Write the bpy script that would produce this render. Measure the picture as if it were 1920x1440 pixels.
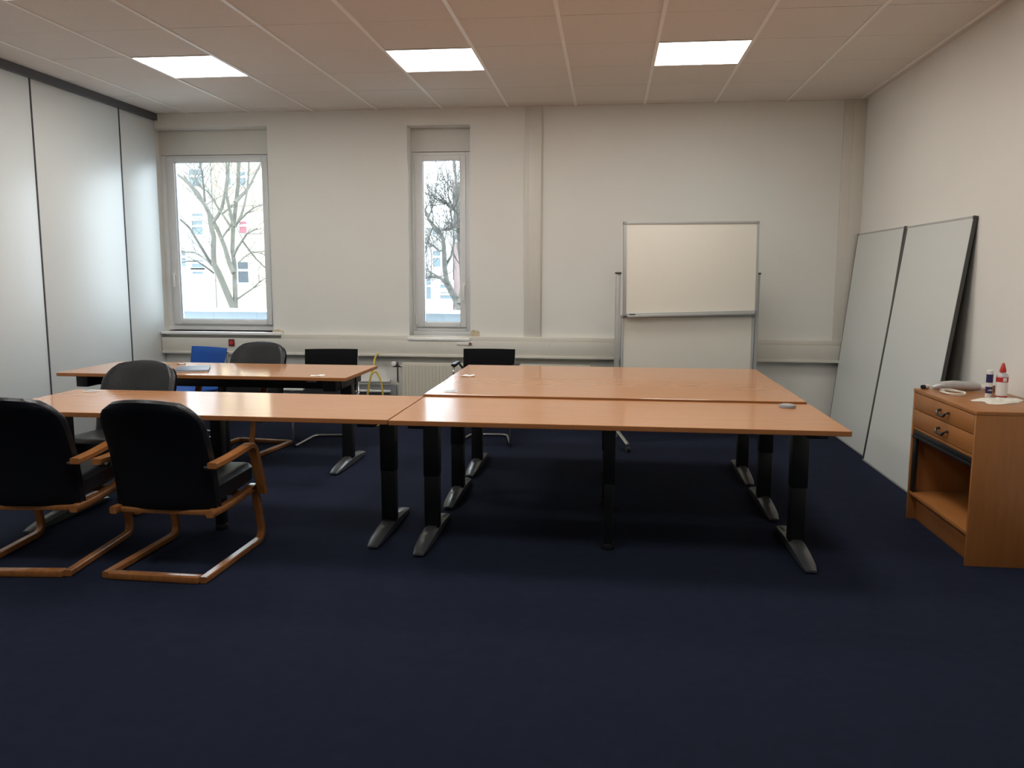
import bpy, bmesh, math, random
from mathutils import Vector, Matrix
random.seed(7)
C = bpy.context.scene.collection
PI = math.pi
for o in list(bpy.data.objects): bpy.data.objects.remove(o)

# ------------------------------------------------------------------ camera, sky, exposure
CAM_H = 1.42265
YAW, PITCH, ROLL, FPX = 0.115787, 0.132269, 0.003212, 1542.65
cam_d = bpy.data.cameras.new('camera'); cam = bpy.data.objects.new('camera', cam_d); C.objects.link(cam)
cy_, sy_ = math.cos(YAW), math.sin(YAW); cp_, sp_ = math.cos(PITCH), math.sin(PITCH)
r0 = Vector((cy_, sy_, 0)); f0 = Vector((-sy_, cy_, 0)); u0 = Vector((0, 0, 1))
fw = f0 * cp_ - u0 * sp_; u1 = u0 * cp_ + f0 * sp_
cr_, sr_ = math.cos(ROLL), math.sin(ROLL)
rt = r0 * cr_ + u1 * sr_; up = -r0 * sr_ + u1 * cr_
m = Matrix((rt, up, -fw)).transposed().to_4x4(); m.translation = Vector((0, 0, CAM_H))
cam.matrix_world = m
cam_d.sensor_width = 36; cam_d.lens = FPX / 1920 * 36; cam_d.clip_end = 300; cam_d.clip_start = 0.05
bpy.context.scene.camera = cam

SKY = 9.5
LAMP = 14.8
w = bpy.data.worlds.new('overcast_sky'); bpy.context.scene.world = w; w.use_nodes = True
bg = w.node_tree.nodes['Background']; bg.inputs[0].default_value = (0.80, 0.91, 1.0, 1); bg.inputs[1].default_value = SKY
vs = bpy.context.scene.view_settings
vs.view_transform = 'Standard'; vs.look = 'None'; vs.gamma = 1; vs.use_curve_mapping = False; vs.exposure = 0.0

# ------------------------------------------------------------------ room numbers
D, XL, XR, H = 7.836, -4.438, 2.227, 2.965
Y0 = -1.6
T = 0.625; GX, GY = -3.455, 5.816

# ------------------------------------------------------------------ materials
def mat(name, col, rough=0.6, metal=0.0, var=0.0, scale=8.0, stretch=(1, 1, 1), col2=None, bump=0.0, bscale=60, emit=None, estr=0, spec=0.5, coat=0.0):
    m = bpy.data.materials.new(name); m.use_nodes = True
    nt = m.node_tree; b = nt.nodes['Principled BSDF']
    b.inputs['Base Color'].default_value = (*col, 1); b.inputs['Roughness'].default_value = rough
    b.inputs['Metallic'].default_value = metal; b.inputs['Specular IOR Level'].default_value = spec
    if coat: b.inputs['Coat Weight'].default_value = coat; b.inputs['Coat Roughness'].default_value = 0.12
    tc = nt.nodes.new('ShaderNodeTexCoord'); mp = nt.nodes.new('ShaderNodeMapping'); mp.inputs['Scale'].default_value = stretch
    nt.links.new(tc.outputs['Object'], mp.inputs['Vector'])
    if var or col2:
        n = nt.nodes.new('ShaderNodeTexNoise'); n.inputs['Scale'].default_value = scale; n.inputs['Detail'].default_value = 5
        nt.links.new(mp.outputs[0], n.inputs['Vector'])
        r = nt.nodes.new('ShaderNodeValToRGB'); c2 = col2 or tuple(c * (1 - var) for c in col)
        r.color_ramp.elements[0].position = 0.3; r.color_ramp.elements[1].position = 0.7
        r.color_ramp.elements[0].color = (*c2, 1); r.color_ramp.elements[1].color = (*col, 1)
        nt.links.new(n.outputs['Fac'], r.inputs[0]); nt.links.new(r.outputs[0], b.inputs['Base Color'])
    if bump:
        n = nt.nodes.new('ShaderNodeTexNoise'); n.inputs['Scale'].default_value = bscale; n.inputs['Detail'].default_value = 3
        nt.links.new(mp.outputs[0], n.inputs['Vector'])
        bp = nt.nodes.new('ShaderNodeBump'); bp.inputs['Strength'].default_value = bump; bp.inputs['Distance'].default_value = 0.01
        nt.links.new(n.outputs['Fac'], bp.inputs['Height']); nt.links.new(bp.outputs[0], b.inputs['Normal'])
    if emit:
        b.inputs['Emission Color'].default_value = (*emit, 1); b.inputs['Emission Strength'].default_value = estr
    return m
M = {}
M['wall'] = mat('wall_paint', (0.785, 0.775, 0.725), 0.85, var=0.03, scale=1.3, bump=0.08, bscale=180)
M['wall_low'] = M['wall']
M['ceil'] = mat('mineral_tile', (0.78, 0.725, 0.665), 0.95, var=0.03, scale=40, bump=0.25, bscale=300)
M['rail'] = mat('white_grid_metal', (0.90, 0.88, 0.84), 0.5, var=0.02)
M['panel'] = mat('partition_laminate', (0.69, 0.72, 0.71), 0.42, var=0.02, scale=1.0)
M['dark_rail'] = mat('dark_grey_rail', (0.085, 0.09, 0.10), 0.5, var=0.1)
M['seal'] = mat('dark_seal', (0.05, 0.05, 0.055), 0.6, var=0.1)
M['carpet'] = mat('navy_carpet', (0.0135, 0.0165, 0.0335), 1.0, col2=(0.0102, 0.0126, 0.026), scale=14, bump=0.6, bscale=700, spec=0.1)
cb_ = M['carpet'].node_tree.nodes['Principled BSDF']; cb_.inputs['Sheen Weight'].default_value = 0.055; cb_.inputs['Sheen Tint'].default_value = (0.35, 0.5, 1.0, 1)
M['pvc'] = mat('white_pvc', (0.84, 0.85, 0.85), 0.35, var=0.02)
M['sill'] = mat('white_sill', (0.88, 0.88, 0.86), 0.3, var=0.02)
M['trunk'] = mat('cream_trunking', (0.70, 0.67, 0.60), 0.45, var=0.03)
M['beech'] = mat('beech_laminate', (0.58, 0.27, 0.115), 0.13, col2=(0.53, 0.24, 0.10), scale=6, stretch=(0.6, 9, 1), spec=0.6)
M['beech_edge'] = mat('beech_edge_band', (0.40, 0.155, 0.05), 0.4, var=0.15, scale=5, stretch=(0.5, 9, 9))
M['cabwood'] = mat('cabinet_beech', (0.39, 0.155, 0.045), 0.34, col2=(0.34, 0.13, 0.036), scale=5, stretch=(9, 1, 0.8))
M['cabdark'] = mat('cabinet_inside', (0.05, 0.02, 0.012), 0.6, var=0.1)
M['bent'] = mat('bentwood_varnish', (0.36, 0.145, 0.045), 0.24, col2=(0.29, 0.11, 0.032), scale=14, stretch=(6, 1, 1))
M['black'] = mat('black_powder_coat', (0.006, 0.007, 0.009), 0.42, var=0.1)
M['foot'] = mat('graphite_foot', (0.07, 0.075, 0.08), 0.3, var=0.1)
M['leather'] = mat('black_leather', (0.011, 0.012, 0.015), 0.36, var=0.25, scale=25, bump=0.15, bscale=90)
M['leather_back'] = mat('black_back_fabric', (0.003, 0.0042, 0.0085), 0.8, var=0.2, scale=60, spec=0.2)
M['fabric'] = mat('black_fabric', (0.006, 0.006, 0.007), 0.95, spec=0.15, var=0.3, scale=120, bump=0.2, bscale=300)
M['blue'] = mat('royal_blue_fabric', (0.010, 0.085, 0.38), 0.9, var=0.2, scale=120, bump=0.2, bscale=300)
M['chrome'] = mat('chrome_tube', (0.62, 0.63, 0.64), 0.18, 1.0, var=0.03)
M['alu'] = mat('aluminium', (0.46, 0.47, 0.46), 0.45, 0.25, var=0.04)
M['board'] = mat('whiteboard_enamel', (0.80, 0.775, 0.69), 0.35, var=0.015, scale=1.2)
M['gboard'] = mat('grey_pinboard', (0.66, 0.69, 0.67), 0.4, var=0.02, scale=1.2)
M['bdark'] = mat('board_edge_dark', (0.06, 0.06, 0.06), 0.5, var=0.1)
M['radi'] = mat('radiator_enamel', (0.66, 0.63, 0.54), 0.4, var=0.02)
M['pipe'] = mat('painted_pipe', (0.68, 0.68, 0.66), 0.4, var=0.03)
M['grey'] = mat('grey_plastic', (0.30, 0.31, 0.33), 0.5, var=0.05)
M['paper'] = mat('white_paper', (0.80, 0.80, 0.77), 0.8, var=0.04)
M['tissue'] = mat('crumpled_tissue', (0.80, 0.77, 0.68), 0.9, var=0.08, scale=20)
M['yellow'] = mat('yellow_cable_sheath', (0.62, 0.46, 0.08), 0.5, var=0.05)
M['white_plastic'] = mat('white_plastic', (0.84, 0.82, 0.79), 0.3, var=0.03)
M['navy'] = mat('navy_label', (0.025, 0.02, 0.11), 0.4, var=0.05)
M['red'] = mat('red_plastic', (0.55, 0.03, 0.025), 0.35, var=0.05)
M['darkred'] = mat('dark_red_socket', (0.14, 0.012, 0.018), 0.4, var=0.05)
M['slate'] = mat('slate_cover', (0.10, 0.12, 0.17), 0.45, var=0.06)
M['bronze'] = mat('dark_metal_handle', (0.09, 0.08, 0.075), 0.35, 0.8, var=0.1)
M['silver'] = mat('silver_film', (0.52, 0.51, 0.50), 0.25, 0.2, var=0.15, scale=30)
M['brown'] = mat('brown_plastic', (0.22, 0.10, 0.06), 0.5, var=0.1)
M['plaster'] = mat('bare_plaster_patch', (0.62, 0.53, 0.38), 0.95, var=0.3, scale=30)
M['facw'] = mat('white_render', (0.50, 0.50, 0.49), 0.9, var=0.04, scale=0.7)
M['facc'] = mat('cream_render', (0.50, 0.42, 0.29), 0.9, var=0.04, scale=0.7)
M['facp'] = mat('pale_pink_render', (0.24, 0.175, 0.165), 0.9, var=0.04, scale=0.7)
M['fglass'] = mat('far_window_glass', (0.10, 0.135, 0.155), 0.3, var=0.1)
M['fdark'] = mat('far_dark_glass', (0.022, 0.032, 0.04), 0.3, var=0.1)
M['curtain'] = mat('red_curtain', (0.25, 0.075, 0.09), 0.8, var=0.1)
M['bark'] = mat('grey_bark', (0.115, 0.107, 0.088), 0.95, col2=(0.08, 0.075, 0.062), scale=9, bump=0.5, bscale=30)
M['barkd'] = mat('dark_mossy_bark', (0.12, 0.105, 0.09), 0.95, col2=(0.045, 0.048, 0.042), scale=9, bump=0.5, bscale=30)
M['parapet'] = mat('pale_parapet_render', (0.12, 0.14, 0.155), 0.85, var=0.03)
M['coping'] = mat('white_coping', (0.8, 0.8, 0.8), 0.7, var=0.03)
M['asphalt'] = mat('grey_asphalt', (0.25, 0.26, 0.27), 0.95, var=0.2, scale=3)
M['diff'] = mat('lamp_diffuser', (0.9, 0.9, 0.88), 0.6, emit=(1.0, 0.975, 0.925), estr=LAMP)
g = bpy.data.materials.new('window_glass'); g.use_nodes = True; nt = g.node_tree; nt.nodes.clear()
out = nt.nodes.new('ShaderNodeOutputMaterial'); mx = nt.nodes.new('ShaderNodeMixShader'); fr = nt.nodes.new('ShaderNodeFresnel')
tr = nt.nodes.new('ShaderNodeBsdfTransparent'); gl = nt.nodes.new('ShaderNodeBsdfGlossy'); gl.inputs['Roughness'].default_value = 0.02
tr.inputs[0].default_value = (0.95, 0.97, 0.97, 1); fr.inputs[0].default_value = 1.45
nt.links.new(fr.outputs[0], mx.inputs[0]); nt.links.new(tr.outputs[0], mx.inputs[1]); nt.links.new(gl.outputs[0], mx.inputs[2]); nt.links.new(mx.outputs[0], out.inputs[0])
M['glass'] = g
s = bpy.data.materials.new('clear_bottle_plastic'); s.use_nodes = True; b_ = s.node_tree.nodes['Principled BSDF']
b_.inputs['Base Color'].default_value = (0.82, 0.80, 0.84, 1); b_.inputs['Roughness'].default_value = 0.25; b_.inputs['Transmission Weight'].default_value = 0.35
M['clear'] = s

# ------------------------------------------------------------------ mesh helpers
def finish(name, bm, m, parent=None, smooth=False):
    bmesh.ops.recalc_face_normals(bm, faces=bm.faces)
    me = bpy.data.meshes.new(name); bm.to_mesh(me); bm.free()
    ms = m if isinstance(m, (list, tuple)) else [m]
    for x in ms: me.materials.append(M[x] if isinstance(x, str) else x)
    if smooth:
        for p in me.polygons: p.use_smooth = True
        try: me.set_sharp_from_angle(angle=math.radians(40))
        except Exception: pass
    o = bpy.data.objects.new(name, me); C.objects.link(o)
    if parent: o.parent = parent
    return o
def box(bm, x0, x1, y0, y1, z0, z1, bev=0.0, mi=0):
    r = bmesh.ops.create_cube(bm, size=1.0)
    vs_ = r['verts']
    for v in vs_:
        v.co = Vector(((x0 + x1) / 2 + v.co.x * (x1 - x0), (y0 + y1) / 2 + v.co.y * (y1 - y0), (z0 + z1) / 2 + v.co.z * (z1 - z0)))
    fs = set(f for v in vs_ for f in v.link_faces)
    for f in fs: f.material_index = mi
    if bev:
        es = list(set(e for v in vs_ for e in v.link_edges))
        bmesh.ops.bevel(bm, geom=es, offset=bev, segments=2, affect='EDGES', profile=0.5)
    return bm
def boxo(name, dims, m, parent=None, bev=0.0):
    bm = bmesh.new(); box(bm, *dims, bev=bev); return finish(name, bm, m, parent, smooth=bool(bev))
def tube(bm, pts, r, n=10, caps=True):
    pts = [Vector(p) for p in pts]; rs = r if isinstance(r, (list, tuple)) else [r] * len(pts)
    rings = []; ref = None
    for i, p in enumerate(pts):
        t = (pts[min(i + 1, len(pts) - 1)] - pts[max(i - 1, 0)]).normalized()
        if ref is None:
            ref = Vector((0, 0, 1)) if abs(t.z) < 0.9 else Vector((1, 0, 0))
        a = (ref - t * ref.dot(t))
        if a.length < 1e-4: a = t.orthogonal()
        a.normalize(); ref = a; b = t.cross(a)
        rings.append([bm.verts.new(p + (a * math.cos(2 * PI * k / n) + b * math.sin(2 * PI * k / n)) * rs[i]) for k in range(n)])
    for A, B in zip(rings, rings[1:]):
        for k in range(n): bm.faces.new((A[k], A[(k + 1) % n], B[(k + 1) % n], B[k]))
    if caps: bm.faces.new(rings[0][::-1]); bm.faces.new(rings[-1])
def fillet(pts, r, seg=6):
    pts = [Vector(p) for p in pts]; out = [pts[0]]
    for a, b, c in zip(pts, pts[1:], pts[2:]):
        d1 = (a - b); d2 = (c - b); q = min(r, d1.length * 0.49, d2.length * 0.49)
        p1 = b + d1.normalized() * q; p2 = b + d2.normalized() * q
        for k in range(seg + 1):
            t = k / seg; out.append(p1 * (1 - t) ** 2 + b * 2 * t * (1 - t) + p2 * t * t)
    out.append(pts[-1]); return out
def flatbar(bm, pts, r, th, x0, x1, th_end=None):
    """bent flat bar: pts are (y, z), thickness th in that plane, width x0..x1"""
    P = fillet([Vector((0, y, z)) for y, z in pts], r); n = len(P); rows = []
    for i, p in enumerate(P):
        t = (P[min(i + 1, n - 1)] - P[max(i - 1, 0)]).normalized(); nn = Vector((0, -t.z, t.y)) * th / 2
        c = 0.004
        rows.append([bm.verts.new((x, q.y, q.z)) for x, q in ((x0 + c, p + nn), (x1 - c, p + nn), (x1, p + nn * 0.7), (x1, p - nn * 0.7), (x1 - c, p - nn), (x0 + c, p - nn), (x0, p - nn * 0.7), (x0, p + nn * 0.7))])
    for A, B in zip(rows, rows[1:]):
        for k in range(8): bm.faces.new((A[k], A[(k + 1) % 8], B[(k + 1) % 8], B[k]))
    bm.faces.new(rows[0][::-1]); bm.faces.new(rows[-1])
def cushion(bm, wfun, length, thick, curve=0.0, nu=16, nv=16, place=None, ex=6.0, rimv=8.0, edge=0.12):
    """upholstered slab: u across (-1..1) half width wfun(v), v along 0..1, thickness thick, edges curl by curve"""
    F, B = [], []
    for j in range(nv + 1):
        v = j / nv; rf, rb = [], []
        for i in range(nu + 1):
            u = -1 + 2 * i / nu
            u = math.sin(u * PI / 2) * 0.35 + u * 0.65
            e = max(0, 1 - abs(u) ** ex) * max(0, 1 - abs(2 * v - 1) ** rimv)
            t = thick / 2 * (edge + (1 - edge) * e ** 0.5)
            x = u * wfun(v); y = v * length; z = curve * u * u
            rf.append(bm.verts.new(place(x, y, z + t))); rb.append(bm.verts.new(place(x, y, z - t)))
        F.append(rf); B.append(rb)
    for G, s_ in ((F, 0), (B, 1)):
        for j in range(nv):
            for i in range(nu):
                q = (G[j][i], G[j][i + 1], G[j + 1][i + 1], G[j + 1][i]); bm.faces.new(q if not s_ else q[::-1])
    for i in range(nu):
        bm.faces.new((F[0][i], B[0][i], B[0][i + 1], F[0][i + 1])); bm.faces.new((F[nv][i], F[nv][i + 1], B[nv][i + 1], B[nv][i]))
    for j in range(nv):
        bm.faces.new((F[j][0], F[j + 1][0], B[j + 1][0], B[j][0])); bm.faces.new((F[j][nu], B[j][nu], B[j + 1][nu], F[j + 1][nu]))
def lathe(bm, prof, n=20, cx=0, cy=0, mi=0):
    rings = [[bm.verts.new((cx + r * math.cos(2 * PI * k / n), cy + r * math.sin(2 * PI * k / n), z)) for k in range(n)] for r, z in prof]
    for A, B in zip(rings, rings[1:]):
        for k in range(n):
            f = bm.faces.new((A[k], A[(k + 1) % n], B[(k + 1) % n], B[k])); f.material_index = mi
    bm.faces.new(rings[0][::-1]).material_index = mi; bm.faces.new(rings[-1]).material_index = mi
def tag(o, label=None, cat=None, group=None, kind=None):
    if label: o['label'] = label
    if cat: o['category'] = cat
    if group: o['group'] = group
    if kind: o['kind'] = kind
    return o
def empty(name, loc=(0, 0, 0), rz=0):
    o = bpy.data.objects.new(name, None); C.objects.link(o); o.location = loc; o.rotation_euler = (0, 0, rz); o.empty_display_size = 0.1; return o
def struct(o, label, cat='wall'):
    return tag(o, label, cat, kind='structure')
KIDS = {}
def copy_tree(o, parent=None):
    c = o.copy(); C.objects.link(c)
    if parent: c.parent = parent
    for ch in [x for x in bpy.data.objects if x.parent == o]: copy_tree(ch, c)
    return c

# ------------------------------------------------------------------ ROOM SHELL
floor_ = boxo('floor', (XL - 0.2, XR + 0.2, Y0 - 0.2, D, -0.1, 0.0), 'carpet'); struct(floor_, 'dark navy blue short pile carpet covering the whole room', 'floor')

# back wall with two window openings
DW = 0.20    # depth of the window recess
W1 = (-4.50, -3.292, 0.85, 2.832); W2 = (-1.92, -1.314, 0.818, 2.812)
bm = bmesh.new(); yb = D + 0.30
for a in ((XL - 0.3, W1[0], 0, H + 0.1), (W1[1], W2[0], 0, H + 0.1), (W2[1], XR + 0.2, 0, H + 0.1), (W1[0], W1[1], 0, W1[2]), (W1[0], W1[1], W1[3], H + 0.1), (W2[0], W2[1], 0, W2[2]), (W2[0], W2[1], W2[3], H + 0.1)):
    box(bm, a[0], a[1], D, yb, a[2], a[3])
wall_back = struct(finish('wall_back', bm, 'wall'), 'off white back wall pierced by two tall windows')
wall_right = struct(boxo('wall_right', (XR, XR + 0.2, Y0 - 0.2, D, 0, H + 0.1), 'wall'), 'plain off white wall on the right')
wall_front = struct(boxo('wall_front', (XL - 0.2, XR + 0.2, Y0 - 0.2, Y0, 0, H + 0.1), 'wall'), 'plain off white wall behind the camera')
# left movable partition
wl = struct(boxo('wall_left', (XL - 0.16, XL - 0.03, Y0, D, 0, H + 0.1), 'seal'), 'movable partition wall of tall white laminate panels with dark joints', 'partition')
PW = 1.163; y1 = 7.245
bounds = [D]
while y1 > Y0: bounds.append(y1); y1 -= PW
bounds.append(Y0)
for a, b in zip(bounds, bounds[1:]):
    boxo('panel', (XL - 0.03, XL, b + 0.009, a - (0.009 if a != D else 0.0), 0.012, 2.902), 'panel', wl, bev=0.003)
    if b > Y0: boxo('seal_strip', (XL - 0.025, XL + 0.003, b - 0.006, b + 0.006, 0.012, 2.902), 'seal', wl)
boxo('top_rail', (XL - 0.03, XL + 0.035, Y0, D, 2.902, H), 'dark_rail', wl)

# ceiling: grid of tiles hung in a rail grid
ceil = struct(boxo('ceiling', (XL - 0.2, XR + 0.2, Y0 - 0.2, D + 0.0, H + 0.02, H + 0.12), 'ceil'), 'suspended ceiling of square mineral tiles in a white grid', 'ceiling')
lamps_at = [(GX + k * T, GY + j * T) for k in (0, 3, 6) for j in (0, -3, -6)]
def is_lamp(x, y): return any(abs(x - a) < 0.1 and abs(y - b) < 0.1 for a, b in lamps_at)
tile_mesh = {}
k0 = math.floor((XL - GX) / T); k1 = math.ceil((XR - GX) / T); j0 = math.floor((Y0 - GY) / T); j1 = math.ceil((D - GY) / T)
for k in range(k0, k1):
    for j in range(j0, j1):
        x, y = GX + k * T, GY + j * T
        xa, xb = max(x + 0.006, XL), min(x + T - 0.006, XR); ya, yc = max(y + 0.002, Y0), min(y + T - 0.002, D)
        if is_lamp(x, y) or xb - xa < 0.03 or yc - ya < 0.03: continue
        key = (round(xb - xa, 3), round(yc - ya, 3))
        if key not in tile_mesh:
            bm = bmesh.new(); box(bm, 0, xb - xa, 0, yc - ya, 0, 0.018, bev=0.0)
            o = finish('ceiling_tile', bm, 'ceil'); tile_mesh[key] = o.data
        else:
            o = bpy.data.objects.new('ceiling_tile', tile_mesh[key]); C.objects.link(o)
        o.location = (xa, ya, H + random.uniform(0.0, 0.0012)); o.parent = ceil
for k in range(k0 + 1, k1):
    x = GX + k * T
    if XL < x < XR: boxo('grid_rail', (x - 0.0125, x + 0.0125, Y0, D, H - 0.005, H + 0.012), 'rail', ceil)
bm = bmesh.new()
for a in ((XL, XR, D - 0.02, D),): box(bm, *a, H - 0.004, H + 0.01)
box(bm, XR - 0.02, XR, Y0, D - 0.02, H - 0.004, H + 0.01)
finish('edge_angle', bm, 'ceil', ceil)

# ceiling lamps
lamp_labels = {(0, 0): 'square LED ceiling panel nearest the window wall, leftmost, above the white partition', (3, 0): 'square LED ceiling panel in the middle, above the narrow window side',
               (6, 0): 'square LED ceiling panel on the right, towards the leaning boards', (0, -3): 'square LED ceiling panel cut off at the top left corner of the picture'}
lp = empty('ceiling_lamp')
bm = bmesh.new()
for a in ((0.004, T - 0.004, 0.004, 0.012), (0.004, T - 0.004, T - 0.012, T - 0.004), (0.004, 0.012, 0.012, T - 0.012), (T - 0.012, T - 0.004, 0.012, T - 0.012)): box(bm, a[0], a[1], a[2], a[3], -0.006, 0.02)
finish('lamp_frame', bm, 'rail', lp)
boxo('diffuser', (0.012, T - 0.012, 0.012, T - 0.012, -0.003, 0.006), 'diff', lp)
for i, (k, j) in enumerate([(k, j) for k in (0, 3, 6) for j in (0, -3, -6)]):
    o = lp if i == 0 else copy_tree(lp)
    o.location = (GX + k * T, GY + j * T, H)
    tag(o, lamp_labels.get((k, j), 'square LED ceiling panel behind the viewpoint, out of the picture'), 'ceiling lamp', 'LED panels in the tile ceiling')

# pilasters and trunking
bm = bmesh.new(); box(bm, -0.795, -0.632, D - 0.018, D, 0.82, H, bev=0.002); box(bm, -0.757, -0.640, D - 0.034, D - 0.01, 0.82, H, bev=0.002)
t1 = struct(finish('trim_1', bm, 'trunk', smooth=True), 'narrow cream boxed pilaster between window and whiteboard', 'pilaster')
bm = bmesh.new(); box(bm, 2.045, XR, D - 0.03, D, 0.82, H, bev=0.003); box(bm, 2.12, XR, D - 0.045, D - 0.01, 0.82, H, bev=0.002)
t2 = struct(finish('trim_2', bm, 'trunk', smooth=True), 'cream boxed pilaster in the right rear corner', 'pilaster')
t3 = empty('trim_3', (0, 0, 0)); struct(t3, 'cream cable trunking running along the back wall below the windows', 'trunking')
TX0, TX1 = XL + 0.005, 2.13
boxo('trunking_body', (TX0, TX1, D - 0.075, D - 0.0, 0.655, 0.790), 'trunk', t3, bev=0.004)
boxo('trunking_lip', (TX0, TX1, D - 0.088, D - 0.0, 0.632, 0.656), 'trunk', t3, bev=0.003)
boxo('trunking_top', (-3.20, TX1, D - 0.055, D - 0.0, 0.790, 0.832), 'trunk', t3, bev=0.006)
for x in (-2.6, -0.55, 0.9): boxo('trunking_joint', (x, x + 0.006, D - 0.077, D - 0.07, 0.657, 0.789), 'pipe', t3)
bb = struct(boxo('baseboard_back', (XL, XR, D - 0.015, D, 0, 0.07), 'grey'), 'grey baseboard along the back wall', 'baseboard')
br = struct(boxo('baseboard_right', (XR - 0.012, XR, Y0, D - 0.015, 0, 0.06), 'carpet'), 'navy carpet baseboard along the right wall', 'baseboard')

# windows
def window(name, W, frame, glass, hx, label, sillx):
    x0, x1, z0, z1 = W; fx0, fx1, fz0, fz1 = frame; gx0, gx1, gz0, gz1 = glass
    r = empty(name, ((x0 + x1) / 2, D + DW, z0)); ox, oy, oz = r.location
    def B(nm, a, m, bev=0.004, p=None):
        return boxo(nm, (a[0] - ox, a[1] - ox, a[2] - oy, a[3] - oy, a[4] - oz, a[5] - oz), m, p or r, bev=bev)
    def ring(nm, ax, ay, m, bev=0.004):
        (a0, a1, b0, b1), (c0, c1, d0, d1) = ax; bm = bmesh.new()
        for q in ((a0, c0, b0, b1), (c1, a1, b0, b1), (c0, c1, b0, d0), (c0, c1, d1, b1)):
            box(bm, q[0] - ox, q[1] - ox, ay[0] - oy, ay[1] - oy, q[2] - oz, q[3] - oz, bev=bev)
        return finish(nm, bm, m, r, smooth=True)
    Yp = D + DW
    B('shutter_box', (x0, x1, Yp - 0.02, Yp + 0.1, fz1 + 0.004, z1), 'wall', 0.002)
    ring('window_frame', ((fx0, fx1, fz0, fz1), (gx0 - 0.075, gx1 + 0.055, gz0 - 0.05, gz1 + 0.045)), (Yp, Yp + 0.07), 'pvc')
    sash = ring('sash', ((gx0 - 0.077, gx1 + 0.057, gz0 - 0.052, gz1 + 0.047), (gx0, gx1, gz0, gz1)), (Yp - 0.018, Yp + 0.055), 'pvc', 0.006)
    ring('glazing_gasket', ((gx0 - 0.004, gx1 + 0.004, gz0 - 0.004, gz1 + 0.004), (gx0 + 0.004, gx1 - 0.004, gz0 + 0.004, gz1 - 0.004)), (Yp + 0.0, Yp + 0.02), 'grey', 0)
    B('glass_pane', (gx0 - 0.002, gx1 + 0.002, Yp + 0.028, Yp + 0.032, gz0 - 0.002, gz1 + 0.002), 'glass', 0)
    B('lower_panel', (x0, x1, Yp, Yp + 0.06, z0, fz0 - 0.0), 'pvc', 0.002)
    if x0 < fx0 - 0.003: B('side_filler', (x0, fx0, Yp, Yp + 0.06, fz0, fz1), 'pvc', 0.002)
    B('side_filler', (fx1, x1, Yp, Yp + 0.06, fz0, fz1), 'pvc', 0.002)
    B('window_sill', (sillx[0], sillx[1], D - sillx[2], Yp, z0 - 0.028, z0 - 0.001 + 0.001), 'sill', 0.006)
    bm = bmesh.new(); box(bm, -0.015, 0.015, -0.012, 0.0, -0.04, 0.04, bev=0.003); box(bm, -0.011, 0.011, -0.045, -0.01, -0.012, 0.012, bev=0.002); box(bm, -0.011, 0.011, -0.05, -0.032, -0.13, 0.012, bev=0.004)
    h = finish('window_handle', bm, 'white_plastic', sash, smooth=True); h.location = (hx[0] - ox, Yp - 0.018 - oy, hx[1] - oz)
    bm = bmesh.new()
    for zz in (fz0 + 0.12, fz1 - 0.12): tube(bm, [(fx1 - 0.012 - ox if hx[0] < (fx0 + fx1) / 2 else fx0 + 0.012 - ox, -0.012, zz - 0.04 - oz), (fx1 - 0.012 - ox if hx[0] < (fx0 + fx1) / 2 else fx0 + 0.012 - ox, -0.012, zz + 0.04 - oz)], 0.008)
    finish('hinge', bm, 'white_plastic', r, smooth=True)
    return struct(r, label, 'window')
window('window_1', W1, (-4.455, -3.355, 0.885, 2.592), (-4.357, -3.440, 0.958, 2.526), (-4.395, 1.42), 'wide white framed window beside the partition, bare tree outside', (W1[0] + 0.065, -3.20, 0.085))
window('window_2', W2, (-1.905, -1.368, 0.86, 2.592), (-1.812, -1.448, 0.955, 2.514), (-1.408, 1.30), 'narrow tall white framed window in the middle of the back wall', (W2[0] + 0.002, W2[1] - 0.002, 0.085))
# ragged plaster patches next to the sills
for nm, x, z, w_, h_, lab in (('plaster_patch', -3.255, 0.845, 0.13, 0.06, 'crumbly beige plaster patch beside the wide window sill'), ('plaster_patch', -1.27, 0.85, 0.10, 0.09, 'crumbly beige plaster patch beside the narrow window sill')):
    bm = bmesh.new(); n = 14; vs1 = []; c = bm.verts.new((x, D - 0.006, z))
    for k in range(n):
        a = 2 * PI * k / n; q = random.uniform(0.75, 1.1); vs1.append(bm.verts.new((x + math.cos(a) * w_ / 2 * q, D - 0.0005, z + math.sin(a) * h_ / 2 * q)))
    for k in range(n): bm.faces.new((c, vs1[k], vs1[(k + 1) % n]))
    o = finish(nm, bm, 'plaster'); tag(o, lab, 'plaster', kind='structure')

# radiator
rad = empty('radiator', (-1.06, D - 0.12, 0.1)); tag(rad, 'long low cream panel radiator on the back wall under the narrow window', 'radiator')
bm = bmesh.new(); box(bm, -0.905, 0.905, -0.012, 0.0, 0.0, 0.475, bev=0.003)
nr = 54
for k in range(nr):
    x = -0.885 + 1.77 * k / (nr - 1)
    box(bm, x - 0.010, x + 0.010, -0.020, -0.010, 0.02, 0.455)
finish('front_panel', bm, 'radi', rad)
boxo('rear_panel', (-0.905, 0.905, 0.055, 0.067, 0.0, 0.475), 'radi', rad, bev=0.003)
bm = bmesh.new()
for k in range(60):
    x = -0.89 + 1.78 * k / 59; box(bm, x - 0.002, x + 0.002, 0.0, 0.055, 0.463, 0.471)
box(bm, -0.905, 0.905, 0.0, 0.004, 0.465, 0.475); box(bm, -0.905, 0.905, 0.051, 0.055, 0.465, 0.475)
finish('top_grille', bm, 'radi', rad)
for x in (-0.7, 0.7): boxo('bracket', (x - 0.015, x + 0.015, 0.067, 0.118, 0.05, 0.42), 'radi', rad)
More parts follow.
